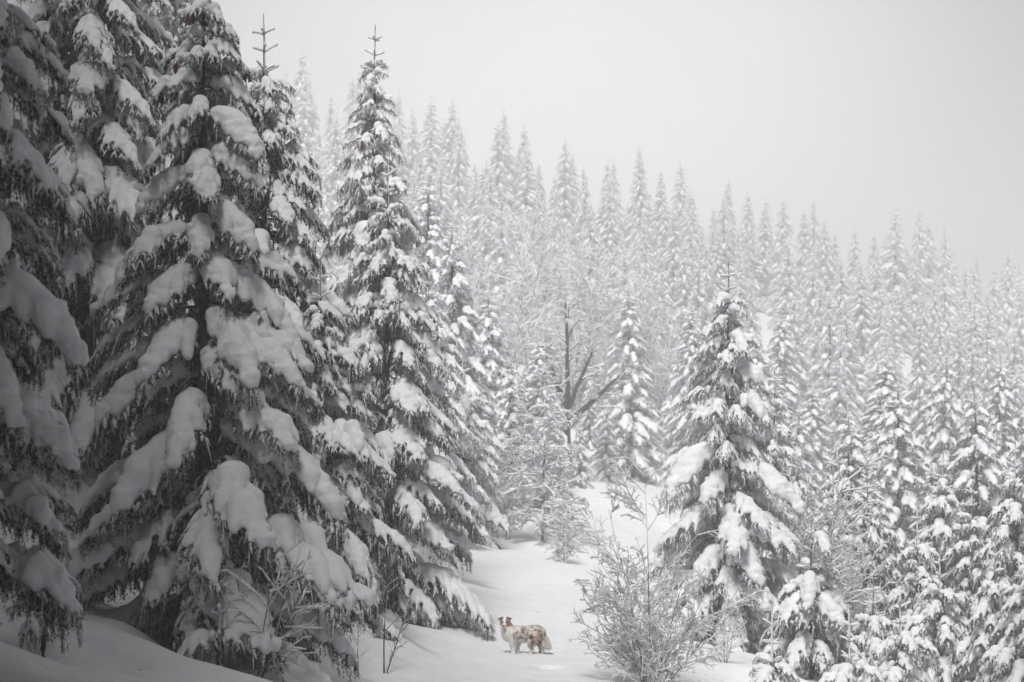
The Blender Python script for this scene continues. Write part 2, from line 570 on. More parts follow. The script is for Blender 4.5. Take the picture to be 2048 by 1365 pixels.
def crown_plan(H, Rc, r, dense=1., z0=.25, power=.78, lean=0):
    """(height, azimuth, reach) of every bough, bottom to top"""
    out = []
    z = z0
    top = H - .75
    while z < top:
        f = (z - z0) / (H - z0)
        rad = Rc * (1 - f) ** power * (.82 + .18 * min(1, f * 6))
        step = (.13 + .14 * rad / Rc) / dense
        n = 5 if rad > .5 else 4
        a0 = r.uniform(0, 2 * math.pi)
        for k in range(n):
            out.append((z + r.uniform(-.5, .5) * step, a0 + 2 * math.pi * (k + r.uniform(-.3, .3)) / n, rad * r.choice([.62, .85, 1., 1.08], p=[.2, .3, .35, .15])))
        z += step * 1.15
    return out


def leader_geo(r, H=.95):
    """bare top shoot with short rising spurs, rimed"""
    w, s = Geo(), Geo()
    P = [poly(np.zeros((1, 3)), np.array([[r.normal(0, .03), r.normal(0, .03), 1.]]), np.array([H]), np.zeros(1), 6, .02, r)]
    tip = P[0]
    sp, sl = [], []
    for zf, n, l in ((.12, 5, .26), (.42, 4, .2), (.70, 4, .17)):
        a0 = r.uniform(0, 6.28)
        for k in range(n):
            a = a0 + 6.28 * k / n + r.normal(0, .2)
            p, _ = sample(tip, np.zeros(1, int), np.array([zf + r.uniform(-.02, .02)]))
            sp.append((p[0], (math.cos(a), math.sin(a), r.uniform(.35, 1.))))
            sl.append(l * r.uniform(.6, 1.25))
    Q = poly(np.array([q[0] for q in sp]), np.array([q[1] for q in sp]), np.array(sl), .35 * np.ones(len(sl)), 4, .03, r)
    w.add(*tubes(tip, np.linspace(.016, .005, 6)[None], 5), 1)
    w.add(*tubes(Q, np.linspace(.007, .004, 4)[None].repeat(len(Q), 0), 4), 1)
    w.add(*blades(tip, 200, .022, .005, r), 0)
    w.add(*blades(Q, 260, .024, .006, r), 0)
    q = Q.copy(); q[..., 2] += .012
    s.add(*tubes(q, .02 * r.uniform(.7, 1.3, (len(q), 1)) * np.array([[.7, 1., 1.1, .8]]), 6))
    tt = tip.copy(); tt[..., 0] += .006
    s.add(*tubes(tt, np.array([[.012, .016, .013, .014, .011, .006]]), 5))
    return w, s


LEADERS = []
for k in range(3):
    r_ = np.random.default_rng(900 + k)
    w_, s_ = leader_geo(r_)
    LEADERS.append((w_.mesh('leader', [M_NEEDLE, M_BARK], False), s_.mesh('snow', M_SNOW)))


def trunk_mesh(H, rb, r, name='trunk'):
    z = np.linspace(-.5, H, 9)
    P = np.stack([r.normal(0, .01, 9), r.normal(0, .01, 9), z], 1)[None]
    V, F = tubes(P, np.linspace(rb, .012, 9)[None], 9)
    return mk_mesh(name, V, F, M_BARK)


def cone_mesh():
    n, s = 9, 9
    u = np.linspace(0, 1, n)
    P = np.stack([.006 * np.sin(u * 3), 0 * u, -u * .125], 1)[None]
    rad = .019 * np.sin(np.pi * np.clip(u * .93 + .05, 0, 1)) ** .55 * (1 + .14 * (np.arange(n) % 2))
    return tubes(P, rad[None], s)


CONE = mk_mesh('cone', *cone_mesh(), M_CONE)


def near_spruce(px, apex, Y, Rc, label, seed, group=None, dense=1., forced=(), cones=0, z0=.25, power=.78, rot=0, light=False, X=None, H=None, name='spruce_tree',
                cat='spruce tree', base_px=None, scale=1.):
    """a spruce whose every bough is a part with its own load of snow"""
    r = np.random.default_rng(seed)
    p = at(px, apex if apex is not None else 0, Y)
    if X is not None:
        p.x = X
    gz = float(ground_z([p.x], [Y])[0])
    if H is None:
        H = p.z - gz
    tree = link(name, None, label=label, cat=cat, group=group, loc=(p.x, Y, gz))
    tree.empty_display_size = .3
    link('trunk', trunk_mesh(H - .9, .03 + .012 * H, r), tree)
    plan = [(z, a, q, None) for z, a, q in crown_plan(H, Rc, r, dense, z0, power)]
    if forced:
        # boughs the photograph shows plainly: height by pixel, azimuth, reach, variant; they push aside what was there
        ff = []
        for (fy, az, reach, var) in forced:
            z = at(px, fy, Y).z - gz
            ff.append((z, R(az), reach, var))
        keep = []
        for q in plan:
            bad = False
            for f in ff:
                da = abs((q[1] - f[1] + math.pi) % (2 * math.pi) - math.pi)
                if da < .55 and -.16 < q[0] - f[0] < .42 and q[2] > f[2] * .5:
                    bad = True
            if not bad:
                keep.append(q)
        plan = keep + ff
    tips = []
    for (z, a, reach, var) in plan:
        if z < .05 or z > H - .35:
            continue
        if reach < .12:
            continue
        cl, vi = (var if var else (pick_class(reach), None))
        opts = NEAR[cl]
        if vi is None:
            vi = int(r.integers(len(opts)))
            if light and not var and r.random() < .5:
                vi = {'large': 3, 'medium': 3, 'small': 3, 'tiny': 1}[cl]
        nd, sn, rc, bl = opts[vi]
        s = reach / rc
        b = link('branch', nd, tree)
        if Y > 36:
            b.material_slots[0].link = 'OBJECT'
            b.material_slots[0].material = M_NEEDLE_FROST_SHADE if Y < 40 else M_NEEDLE if px > 1630 else M_NEEDLE_MID  # right-hand needles darker: light falloff put into their colour
        b.location = (0, 0, z)
        b.rotation_euler = (r.normal(0, .06), r.normal(0, .05), a + rot)
        b.scale = (s, s * r.choice([-1, 1]) * r.uniform(.9, 1.1), s * r.uniform(.92, 1.08))
        link('snow', sn, b)
        tips.append((b, bl, z, a, s))
    lw, ls = LEADERS[seed % 3]
    ld = link('leader', lw, tree, loc=(0, 0, H - .95))
    ld.rotation_euler.z = r.uniform(0, 6)
    link('snow', ls, ld)
    if cones:
        cand = [t for t in tips if t[2] > H * .5 and math.sin(t[3]) < .35 and t[4] * t[1]['L'] > .3]
        r.shuffle(cand)
        k = 0
        for (b, bl, z, a, s) in cand:
            if k >= cones:
                break
            for q in range(int(r.integers(2, 5))):
                c = link('cone', CONE, b)
                u = r.uniform(.82, 1.0)
                P, _ = sample(bl['ax'], np.zeros(1, int), np.array([u]))
                c.location = P[0] + np.array([r.normal(0, .03), r.normal(0, .05), -.05])
                c.rotation_euler = (r.normal(0, .15), r.normal(0, .15), r.uniform(0, 6))
                c.scale = (1 / s,) * 3
                k += 1
    PITS.append((p.x, Y, .9, .18))
    return tree


# ------------------------------------------------------------------ spruces further off: crown and snow are one part each
def merged_spruce(seed, H, Rc, lod):
    r = np.random.default_rng(seed)
    plan = crown_plan(H, Rc, r, {1: .95, 2: .85}[lod], .2, {1: .72, 2: .8}[lod])
    gn, gs = Geo(), Geo()
    for (z, a, reach) in plan:
        if reach < .12 or z > H - .3:
            continue
        cl = pick_class(reach)
        k = int(r.integers(len(LODS[lod][cl])))
        (nV, nF, nM), (sV, sF, _), rc = LODS[lod][cl][k]
        s = reach / rc
        ca, sa = math.cos(a), math.sin(a)
        fl = r.choice([-1, 1])
        for (V, F, M, G) in ((nV, nF, nM, gn), (sV, sF, None, gs)):
            x, y, zz = V[:, 0] * s, V[:, 1] * s * fl, V[:, 2] * s
            W = np.stack([x * ca - y * sa, x * sa + y * ca, zz + z], 1)
            G.add(W, F if fl > 0 else F[:, ::-1], 0)
            if M is not None:
                G.m[-1] = M
    lw, ls = leader_geo(r)
    for src, G in ((lw, gn), (ls, gs)):
        V, F, M = src.arrays()
        V = V * np.array([1.3, 1.3, 1.]) + np.array([0, 0, H - .95])
        G.add(V, F, 0)
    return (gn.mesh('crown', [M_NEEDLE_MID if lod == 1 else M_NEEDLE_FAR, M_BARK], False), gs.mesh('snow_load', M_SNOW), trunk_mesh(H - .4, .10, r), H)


LODS = {1: {}, 2: {}}
for cname, lst in LINES.items():
    if cname.startswith('hood'):
        continue
    for (b, dep, tw, reach) in lst:
        f = {'large': 1., 'medium': .9, 'small': .8, 'tiny': .6}[cname]
        n1 = bough_needles(b, 16, .10 * f, .022 * f, 'limb', .8).arrays()
        s1 = bough_snow(b, dep * .85, .062 * f, tw, .32).arrays()
        n2 = bough_needles(b, 7, .14 * f, .035 * f, False, .6).arrays()
        s2 = bough_snow(b, dep * .7, .092 * f, tw * .85, .75).arrays()
        LODS[1].setdefault(cname, []).append((n1, s1, reach))
        LODS[2].setdefault(cname, []).append((n2, s2, reach))
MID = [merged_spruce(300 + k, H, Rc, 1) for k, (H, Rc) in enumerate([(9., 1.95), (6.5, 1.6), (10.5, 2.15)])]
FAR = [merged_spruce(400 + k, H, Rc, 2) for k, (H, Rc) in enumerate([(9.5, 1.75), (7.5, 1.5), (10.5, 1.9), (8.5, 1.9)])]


def placed_spruce(x, y, variant, Hwant, rotz, label, group, z=None, slim=1., needles=None):
    cr, sn, tr, H = variant
    gz = float(ground_z([x], [y])[0]) if z is None else z
    t = link('spruce_tree', None, label=label, cat='spruce tree', group=group, loc=(x, y, gz - .1))
    s = Hwant / H
    t.scale = (s * random.uniform(.92, 1.12) * slim,) * 2 + (s,)
    t.rotation_euler = (random.gauss(0, .018), random.gauss(0, .018), rotz)
    link('trunk', tr, t); link('snow_load', sn, t)
    c = link('crown', cr, t)
    if needles:
        c.material_slots[0].link = 'OBJECT'
        c.material_slots[0].material = needles
    return t


# ------------------------------------------------------------------ bare shrubs and broadleaf trees under rime
def grow(parent, per, lf, ang, droop, r, u0=.2, N=4, up=.0, wob=.06, taper=.5):
    """side shoots of every line in parent"""
    T = len(parent)
    Ls = np.linalg.norm(np.diff(parent, axis=1), axis=2).sum(1)
    idx = np.repeat(np.arange(T), per)
    u = r.uniform(u0, 1, len(idx))
    p, t = sample(parent, idx, u)
    q = norm(np.cross(t, r.normal(0, 1, (len(idx), 3))))
    a = R(ang) * r.uniform(.7, 1.3, len(idx))[:, None]
    d = t * np.cos(a) + q * np.sin(a)
    d[:, 2] += up
    L = Ls[idx] * lf * (1 - taper * u) * r.uniform(.6, 1.3, len(idx))
    return poly(p, d, L, droop * r.uniform(.3, 1.2, len(idx)), N, wob, r)


def bare_tree(name, stems, levels, radii, rime, seed, wood=M_TWIG, sides=4, rr=None):
    """stems (T,N,3); levels: list of grow() arguments; radii per level; rime thickness per level"""
    r = np.random.default_rng(seed)
    lv = [stems]
    for kw in levels:
        lv.append(grow(lv[-1], r=r, **kw))
    gw = [Geo(), Geo()]
    gs = Geo()
    for k, P in enumerate(lv):
        if k > 1:
            P = P[:, ::2] if P.shape[1] % 2 else P[:, [0, 1, P.shape[1] - 1]]
        N = P.shape[1]
        r0, r1 = radii[k]
        Rr = np.linspace(r0, r1, N)[None] * r.uniform(.8, 1.2, (len(P), 1))
        gw[0 if k < 2 else 1].add(*tubes(P, Rr, 6 if k == 0 else (4 if k == 1 else 3), cap=k < 2))
        th, pr = rime[k]
        if th > 0:
            sel = r.random(len(P)) < pr
            Q = P[sel].copy()
            w = th * r.uniform(.6, 1.5, (len(Q), 1)) * (1 + .25 * r.normal(0, 1, (len(Q), N)))
            w = np.maximum(w, th * .3); w[:, -1] *= .5
            T_ = norm(np.gradient(Q, axis=1))
            flat = 1 - np.abs(T_[..., 2]) * .45
            w = w * flat
            Q[..., 2] += Rr[sel] * .8 + w * .45
            gs.add(*tubes(Q, w, 3 if k > 1 else 6, 1.1, cap=False))
    return gw[0].mesh('stem', wood), gw[1].mesh('twigs', wood), gs.mesh('rime', M_SNOW)


def place_bare(name, meshes, loc, label, cat, group=None, scale=1, rotz=0):
    t = link(name, None, label=label, cat=cat, group=group, loc=loc)
    t.scale = (scale,) * 3
    t.rotation_euler.z = rotz
    for n_, me in zip(('stem', 'twigs', 'rime'), meshes):
        o = link(n_, me, t)
    return t


def stems_from(n, spread, H, r, droop=-.1, N=7, base=.12, lean=0):
    a = r.uniform(0, 6.28, n)
    q = r.uniform(.15, 1, n) * spread
    d = np.stack([np.cos(a) * q + lean, np.sin(a) * q, np.ones(n)], 1)
    p0 = np.stack([np.cos(a) * base * r.random(n), np.sin(a) * base * r.random(n), -.1 * np.ones(n)], 1)
    return poly(p0, d, H * r.uniform(.7, 1.05, n), droop * np.ones(n), N, .04, r)


def gpt(px, Y):
    x = (px - HX) / FPX * Y
    return (x, Y, float(ground_z([x], [Y])[0]))
m, t, b = mat('rimed_bark', .9, .1)
t.links.new(ramp(t, noise(t, 5, 5), [(.42, (.10, .09, .09)), (.52, (.45, .45, .46)), (.6, (.78, .78, .80))]), b.inputs['Base Color'])
M_RBARK = m

# ================================================================== the nearest spruces
# the great spruce left of the middle; azimuth -90 points at the photographer
FB = [(222, -95, .50, ('hood_small', None)), (330, -90, .62, ('hood_small', None)), (452, -88, .70, ('hood_medium', None)), (235, -35, .85, ('hood_medium', None)), (320, -30, .8, ('hood_medium', None)),
      (350, 200, .75, ('hood_medium', None)), (430, -42, .85, ('hood_medium', None)), (470, 190, .95, ('hood_medium', None)), (560, -125, .95, ('hood_medium', None)), (540, -60, .7, ('hood_small', None)),
      (545, -20, 1.1, ('hood_large', None)), (665, -118, 1.05, ('hood_medium', None)), (640, -48, 1.15, ('hood_large', None)), (800, -100, 1.35, ('hood_large', None)), (790, -40, 1.45, ('large', 0)),
      (760, 195, 1.2, ('hood_medium', None)), (730, -62, .9, ('hood_medium', None)), (930, -62, 1.75, ('large', 0)), (905, -128, 1.35, ('hood_medium', None)), (860, -20, 1.55, ('hood_large', None)),
      (1020, -18, 1.85, ('large', 0)), (1090, -80, 1.2, ('hood_medium', None)), (620, -15, 1.3, ('large', 0)), (700, 10, 1.3, ('large', 2))]
near_spruce(408, -115, 28, 2.02, 'tall near spruce with the largest rounded snow caps and brown cones hanging near its top', 21, forced=FB, cones=44, dense=1.05, z0=.35)
near_spruce(-75, -700, 21, 1.22, 'spruce cut off by the left edge, its big snow caps closest to the camera', 22, dense=1.0, z0=1.0, power=.4,
            forced=[(440, -60, 1.0, ('hood_medium', None)), (200, -50, .8, ('hood_medium', None)), (560, -40, 1.2, ('hood_large', None)), (700, -55, 1.15, ('hood_large', None)), (800, -30, 1.25, ('large', 0)), (90, -60, .8, ('hood_medium', None))])
near_spruce(175, -620, 36, 2.6, 'tall frosted spruce between the left edge tree and the tall near spruce', 23, light=True, dense=1.0)
near_spruce(528, 28, 34, 2.15, 'spruce behind the tall near spruce, its bare leader against the sky', 24, light=True, dense=1.0)
near_spruce(748, 50, 43, 2.05, power=.92, label='slender pointed spruce standing free against the sky right of the tall near spruce', seed=25, cones=14, dense=1.0)
near_spruce(775, 318, 38, 1.62, 'spruce at the edge of the path left of the dog, its lowest boughs touching snow', 26, dense=1.05, forced=[(1105, -12, 1.72, ('large', 2))])
near_spruce(640, 520, 33.5, 1.45, 'mid height spruce tucked between the tall near spruce and the one by the path', 27, dense=1.05)
near_spruce(-20, -500, 42, 2.8, 'dark spruce standing deep behind the left edge tree', 28, light=True, dense=.9)
near_spruce(330, -300, 45, 2.7, 'tall spruce showing behind the left shoulder of the tall near spruce', 29, light=True, dense=.9)
near_spruce(1455, 522, 42, 1.75, 'tallest spruce on the right of the path with a bare frosted leader', 30, dense=1.0,
            forced=[(680, -60, .6, ('hood_small', None)), (740, -15, .7, ('hood_small', None)), (960, -120, .9, ('hood_medium', None)), (900, 200, 1.2, ('hood_medium', None)), (1110, -130, 1.0, ('hood_medium', None)),
                    (1090, -70, 1.1, ('hood_medium', None)), (930, -20, 1.3, ('hood_large', None))])
near_spruce(1622, 1035, 38.5, .95, 'small rounded spruce bent under thick snow right of the tallest right hand spruce', 31, dense=1.3, forced=[(1080, -60, .5, ('hood_small', None)), (1150, -100, .7, ('hood_medium', None)), (1200, -60, .8, ('hood_medium', None))])
near_spruce(1545, 1215, 35.5, .55, 'knee high spruce sapling in front of the small rounded spruce', 32, dense=1.5)
near_spruce(1885, 905, 50, 1.3, 'young spruce in the right hand thicket with a thin leader, behind the two saplings', 33, dense=1.0)
near_spruce(1880, 1095, 42, .95, 'left one of the two dark saplings by the lower right corner', 34, dense=1.2)
near_spruce(1990, 1080, 41, 1.0, 'right one of the two dark saplings by the lower right corner', 35, dense=1.1)
near_spruce(1745, 1150, 43, .9, 'low spruce sapling half buried in snow between the small rounded spruce and the corner saplings', 36, dense=1.2)
for (px_, ap_, Y_, R_, sd_, lb_) in [
        (1735, 930, 48, 1.25, 41, 'dark young spruce directly right of the rime covered hazels'), (1835, 1010, 45, 1.0, 42, 'slim dark spruce between the hazels and the corner saplings'),
        (2030, 880, 47, 1.45, 43, 'dark spruce with broad drooping boughs at the right edge'), (1945, 960, 49, 1.15, 44, 'slim spruce rising behind the two corner saplings'),
        (1665, 940, 50, 1.1, 45, 'spruce rising right behind the small rounded spruce'), (2060, 1060, 40, 1.1, 46, 'spruce cut by the right edge above the corner'),
        (1800, 1180, 38.5, .8, 47, 'low loaded spruce at the bottom edge left of the corner saplings'), (1700, 1215, 37.5, .7, 48, 'knee high loaded spruce at the bottom edge right of the small rounded spruce')]:
    near_spruce(px_, ap_, Y_, R_, lb_, sd_, dense=1.15, light=sd_ < 46)
for (px_, ap_, Y_, R_, sd_, lb_) in [
        (95, 640, 39, 1.9, 51, 'shaded spruce in the dark gap right beside the left edge tree'), (235, 720, 41, 1.9, 52, 'shaded spruce low behind the left boughs of the tall near spruce'),
        (10, 480, 36, 2.0, 53, 'dim spruce directly behind the left edge tree'), (345, 800, 43, 1.8, 54, 'dim spruce behind the trunk foot of the tall near spruce'),
        (858, 520, 52, 1.55, 55, 'frosted spruce close behind the right flank of the slender free standing spruce'), (925, 720, 54, 1.35, 56, 'short frosted spruce above the bend of the path'),
        (1548, 735, 48, 1.35, 57, 'frosted spruce close right of the tallest right hand spruce'), (1400, 760, 58, 1.3, 58, 'frosted spruce close left behind the tallest right hand spruce')]:
    near_spruce(px_, ap_, Y_, R_, lb_, sd_, dense=.95, light=True)
near_spruce(440, 1130, 26.5, .8, 'low spruce at the foot of the tall near spruce, boughs pressed into the bank', 37, dense=1.5)
near_spruce(85, 1040, 24, .62, 'small spruce on the bank at the foot of the left edge tree', 38, dense=1.4)
near_spruce(690, 1290, 30.5, .3, 'tiny spruce seedling poking out of the bank at the bottom edge', 39, dense=1.6)

# ------------------------------------------------------------------ middle distance, by eye
for (px, apex, Y, v, lab) in [
        (905, 430, 58, 0, 'broad white spruce directly right of the free standing slender spruce'),
        (980, 560, 66, 1, 'heavily loaded spruce behind the bush at the bend of the path'),
        (1075, 660, 72, 1, 'shorter white spruce left of the forked bare tree'),
        (1022, 700, 63, 1, 'rounded white spruce on the left verge behind the bend of the path'),
        (1098, 770, 69, 1, 'white spruce hiding the foot of the forked bare tree on the left'),
        (1160, 835, 73, 1, 'small white spruce right in front of the forked bare tree'),
        (1212, 800, 83, 1, 'small white spruce between the forked bare tree and the evenly shaped spruce'),
        (1262, 560, 86, 0, 'evenly shaped white spruce right of the forked bare tree, above the clearing'),
        (1385, 590, 78, 2, 'white spruce behind the left side of the tallest right hand spruce'),
        (860, 330, 74, 2, 'tall misty spruce behind the slender free standing spruce'),
        (1350, 690, 94, 1, 'low white spruce at the upper edge of the clearing'),
        (1180, 760, 90, 1, 'small white spruce at the head of the path'),
        (1700, 800, 58, 1, 'spruce with a loaded crown above the small rounded spruce'),
        (1800, 745, 66, 1, 'tall spruce in the middle of the right hand thicket'),
        (1960, 760, 60, 1, 'tall dark spruce near the right edge of the picture'),
        (2085, 700, 55, 0, 'spruce cut by the right edge of the picture'),
        (1590, 800, 62, 1, 'spruce behind the rime covered hazel on the right')]:
    x = (px - HX) / FPX * Y
    g = float(ground_z([x], [Y])[0])
    placed_spruce(x, Y, MID[v], at(px, apex, Y).z - g, random.uniform(0, 6), lab, None, needles=M_NEEDLE_FROST_SHADE if px > 1650 else None)  # darker needles on the right stand for dimmer light there

# ------------------------------------------------------------------ the forest on the slope
ridge = [(-300, 40), (200, 90), (600, 150), (680, 170), (920, 230), (1100, 262), (1280, 310), (1430, 362), (1620, 412), (1740, 425), (1860, 465), (2048, 490), (2400, 560)]
rx, ry = zip(*ridge)
placed = []
count = 0
rows = [57, 63, 70, 78, 87, 96, 105, 114, 124, 134, 145, 157, 169, 182, 195, 208]
extra = []
for bi, Y0 in enumerate(rows):
    sp = 2.9 if Y0 < 75 else 3.1 if Y0 < 100 else 2.55 if Y0 < 175 else 2.1
    x0, x1 = -.205 * Y0, .212 * Y0
    x = x0 + random.uniform(0, sp)
    while x < x1:
        X = x + random.uniform(-.55, .55) * sp
        Y = Y0 + random.uniform(-4.5, 4.5)
        x += sp
        px = HX + X / Y * FPX
        if px < 560 and Y < 170 or px < 300 or random.random() < .04:
            continue
        if px < 760 and Y < 118:
            continue
        if Y < 100 and 960 < px < 1390:
            continue
        if Y < 72 and px < 1480:
            continue
        if Y < 112 and 1080 < px < 1220:
            continue
        g = float(ground_z([X], [Y])[0])
        rid = float(np.interp(px, rx, ry))
        f_ = float(np.interp(Y, [50, 60, 80, 100, 130, 160, 200], [0, .2, .45, .61, .76, .88, 1]))
        yt = 990 + (rid - 990) * f_ + random.gauss(0, 30 if Y < 140 else 15) + (random.choice([-42, -12, 10, 18, 26, 32, 40]) if Y > 165 else 0)
        H = (HY - yt) / FPX * Y - g
        H = min(max(H, 3.6), 12.5)
        if Y > 128 and random.random() < .27:
            extra.append((X, Y, g - .1, H))
            continue
        if Y > 178:
            zone = 'on the skyline'
        elif Y > 118:
            zone = 'high on the slope'
        else:
            zone = 'low on the slope'
        part = ('left of the slender free standing spruce' if px < 730 else 'just right of the slender free standing spruce' if px < 900 else 'left above the forked bare tree' if px < 1080
                else 'right above the forked bare tree' if px < 1260 else 'left of the tallest right hand spruce' if px < 1420 else 'above the tallest right hand spruce' if px < 1560
                else 'above the rime covered hazels' if px < 1740 else 'above the corner saplings' if px < 1900 else 'at the right edge')
        v = random.choice(MID) if Y < 92 else random.choice(FAR)
        placed_spruce(X, Y, v, H, random.uniform(0, 6.28), 'snow white spruce ' + zone + ', ' + part, 'spruces of the forest ' + zone + ', ' + part, slim=min(1.25, max(.9, 7.5 / H)) * random.choice([.8, .95, 1.05, 1.2]), needles=M_NEEDLE_FROST_SHADE if (Y < 92 and px > 1640) else M_NEEDLE_MID if (Y < 125 and px > 1760) else None)  # needles darkened towards the right edge, shade put into the material
        count += 1
# past the three hundred that show largest: the rest of the wood as one mass
src_c = link('distant_spruces', mk_mesh('distant_spruces', [e_[:3] for e_ in extra], np.zeros((0, 3), int), []), kind='stuff')
gnt = bpy.data.node_groups.new('wood', 'GeometryNodeTree')
gnt.interface.new_socket('Geometry', in_out='INPUT', socket_type='NodeSocketGeometry')
gnt.interface.new_socket('Geometry', in_out='OUTPUT', socket_type='NodeSocketGeometry')
gi = gnt.nodes.new('NodeGroupInput'); go = gnt.nodes.new('NodeGroupOutput')
at_ = src_c.data.attributes.new('size', 'FLOAT', 'POINT'); at_.data.foreach_set('value', [e_[3] for e_ in extra])
at_ = src_c.data.attributes.new('turn', 'FLOAT_VECTOR', 'POINT'); at_.data.foreach_set('vector', np.array([(0, 0, random.uniform(0, 6.28)) for e_ in extra]).ravel())
ft_ = next(o for o in scene.objects if o.data is FAR[0][0])
nodes_ = []
for me_ in FAR[0][:3]:
    so = next(o for o in scene.objects if o.data is me_ and o.parent is ft_.parent)
    oi = gnt.nodes.new('GeometryNodeObjectInfo'); oi.inputs['Object'].default_value = so; oi.inputs['As Instance'].default_value = True
    oi.transform_space = 'ORIGINAL'
    nodes_.append(oi)
jn = gnt.nodes.new('GeometryNodeJoinGeometry')
for oi in nodes_:
    ip = gnt.nodes.new('GeometryNodeInstanceOnPoints')
    gnt.links.new(gi.outputs[0], ip.inputs['Points'])
    gnt.links.new(oi.outputs['Geometry'], ip.inputs['Instance'])
    na = gnt.nodes.new('GeometryNodeInputNamedAttribute'); na.data_type = 'FLOAT'; na.inputs['Name'].default_value = 'size'
    dv = gnt.nodes.new('ShaderNodeMath'); dv.operation = 'DIVIDE'; dv.inputs[1].default_value = FAR[0][3]
    gnt.links.new([o for o in na.outputs if o.enabled and o.name == 'Attribute'][0], dv.inputs[0])
    nb = gnt.nodes.new('GeometryNodeInputNamedAttribute'); nb.data_type = 'FLOAT_VECTOR'; nb.inputs['Name'].default_value = 'turn'
    gnt.links.new([o for o in nb.outputs if o.enabled and o.name == 'Attribute'][0], ip.inputs['Rotation'])
    gnt.links.new(dv.outputs[0], ip.inputs['Scale'])
    gnt.links.new(ip.outputs[0], jn.inputs[0])
gnt.links.new(jn.outputs[0], go.inputs[0])
mo = src_c.modifiers.new('wood', 'NODES'); mo.node_group = gnt


# ------------------------------------------------------------------ unseen spruces added beside the photographer to shade both sides of the ride
fl = []
for s_, ylist in ((-1, (-12, -7, -2, 2.5, 7, 11, 14.5, 18, 21.5, 26, 31)), (1, (-12, -7, -2, 3, 8, 13, 18, 22.5, 27, 31.5, 36))):
    for q, y in enumerate(ylist):
        fl.append((s_, s_ * (max(0, .2126 * y) + 3.9), y, 29))
        if q % 2:
            fl.append((s_, s_ * (max(0, .2126 * y) + 8.4), y + 1.7, 29))
for k, (s_, x, y, H) in enumerate(fl):
    side = 'left' if s_ < 0 else 'right'
    placed_spruce(x, y, MID[k % 3], H + random.uniform(-2, 2), k * 1.3, 'tall spruce beside the photographer on the %s of the ride' % side, 'spruces flanking the photographer on the ' + side, slim=.52)

# ------------------------------------------------------------------ bare, rimed trees and shrubs
r_ = np.random.default_rng(50)
st = stems_from(11, 1.25, 2.1, r_, -.35)
st[0] = poly(np.array([[0, 0, -.1]]), np.array([[-.02, 0, 1.]]), np.array([3.35]), np.zeros(1), 7, .02, r_)[0]
st[1] = poly(np.array([[0, 0, -.1]]), np.array([[-.22, .1, 1.]]), np.array([2.9]), np.zeros(1), 7, .02, r_)[0]
birch = bare_tree('birch', st, [dict(per=17, lf=.42, ang=44, droop=-.05, u0=.04, up=.1, N=6), dict(per=8, lf=.42, ang=40, droop=.1, N=5), dict(per=4, lf=.55, ang=38, droop=.2, N=4)],
                  [(.011, .004), (.0045, .002), (.0018, .0012), (.001, .0008)], [(.008, .6), (.010, .9), (.010, .97), (.0085, .97)], 51)
place_bare('birch_shrub', birch, gpt(1300, 32.5), 'red stemmed birch shrub furred with rime right of the dog', 'shrub', scale=.9)
st = stems_from(5, .6, 1.45, np.random.default_rng(60), -.1)
bush = bare_tree('bush', st, [dict(per=9, lf=.5, ang=48, droop=.1, u0=.15, N=5), dict(per=5, lf=.45, ang=45, droop=.2, N=4)],
                 [(.010, .004), (.005, .003), (.003, .002)], [(.008, .7), (.012, .95), (.010, .9)], 61)
place_bare('twiggy_bush', bush, gpt(505, 26.5), 'twiggy bush with thick snow on its twigs at the foot of the tall near spruce', 'bush')
place_bare('twiggy_bush', bush, gpt(1450, 37), 'low snowy twigs beside the birch shrub on the right bank', 'bush', scale=.6, rotz=1.3)
st = poly(np.array([[0, 0, -.1], [.02, .02, -.1]]), np.array([[.03, 0, 1.], [.3, .1, 1.]]), np.array([1.35, .8]), np.zeros(2), 7, .05, np.random.default_rng(4))
sap = bare_tree('sapling', st, [dict(per=11, lf=.4, ang=42, droop=-.1, u0=.2, N=5), dict(per=4, lf=.4, ang=40, droop=0, N=4)],
                [(.011, .004), (.005, .002), (.0026, .0016)], [(.003, .4), (.004, .5), (.003, .4)], 62, M_BARK)
place_bare('bare_sapling', sap, gpt(768, 31), 'bare dark sapling on the bank below the spruce by the path', 'sapling')
place_bare('bare_sapling', sap, gpt(716, 29.6), 'shorter bare sapling on the bank, left of the dark one', 'sapling', scale=.55, rotz=2)
place_bare('bare_sapling', sap, gpt(600, 27.6), 'bare twigs rising from the bank right of the twiggy bush', 'sapling', scale=.45, rotz=4)
# hazel behind the tallest right spruce
st = stems_from(8, .55, 4.2, np.random.default_rng(70), .05)
hazel = bare_tree('hazel', st, [dict(per=12, lf=.42, ang=45, droop=.1, u0=.15, N=6), dict(per=8, lf=.4, ang=42, droop=.15, N=5), dict(per=3, lf=.5, ang=40, droop=.2, N=4)],
                  [(.03, .01), (.012, .005), (.006, .003), (.003, .002)], [(.016, .8), (.022, .97), (.021, .97), (.018, .95)], 71, M_RBARK)
place_bare('hazel_tree', hazel, gpt(1600, 44), 'rime covered hazel spreading behind the tallest right hand spruce', 'hazel tree', scale=.8)
place_bare('hazel_tree', hazel, gpt(1700, 47), 'smaller rime covered hazel behind the small rounded spruce', 'hazel tree', scale=.62, rotz=2)
place_bare('hazel_tree', hazel, gpt(935, 56), 'brownish rimed bush where the path bends behind the dog', 'bush', scale=.42, rotz=1)
place_bare('hazel_tree', hazel, gpt(1015, 57), 'low rimed bush at the bend of the path', 'bush', scale=.36, rotz=3)
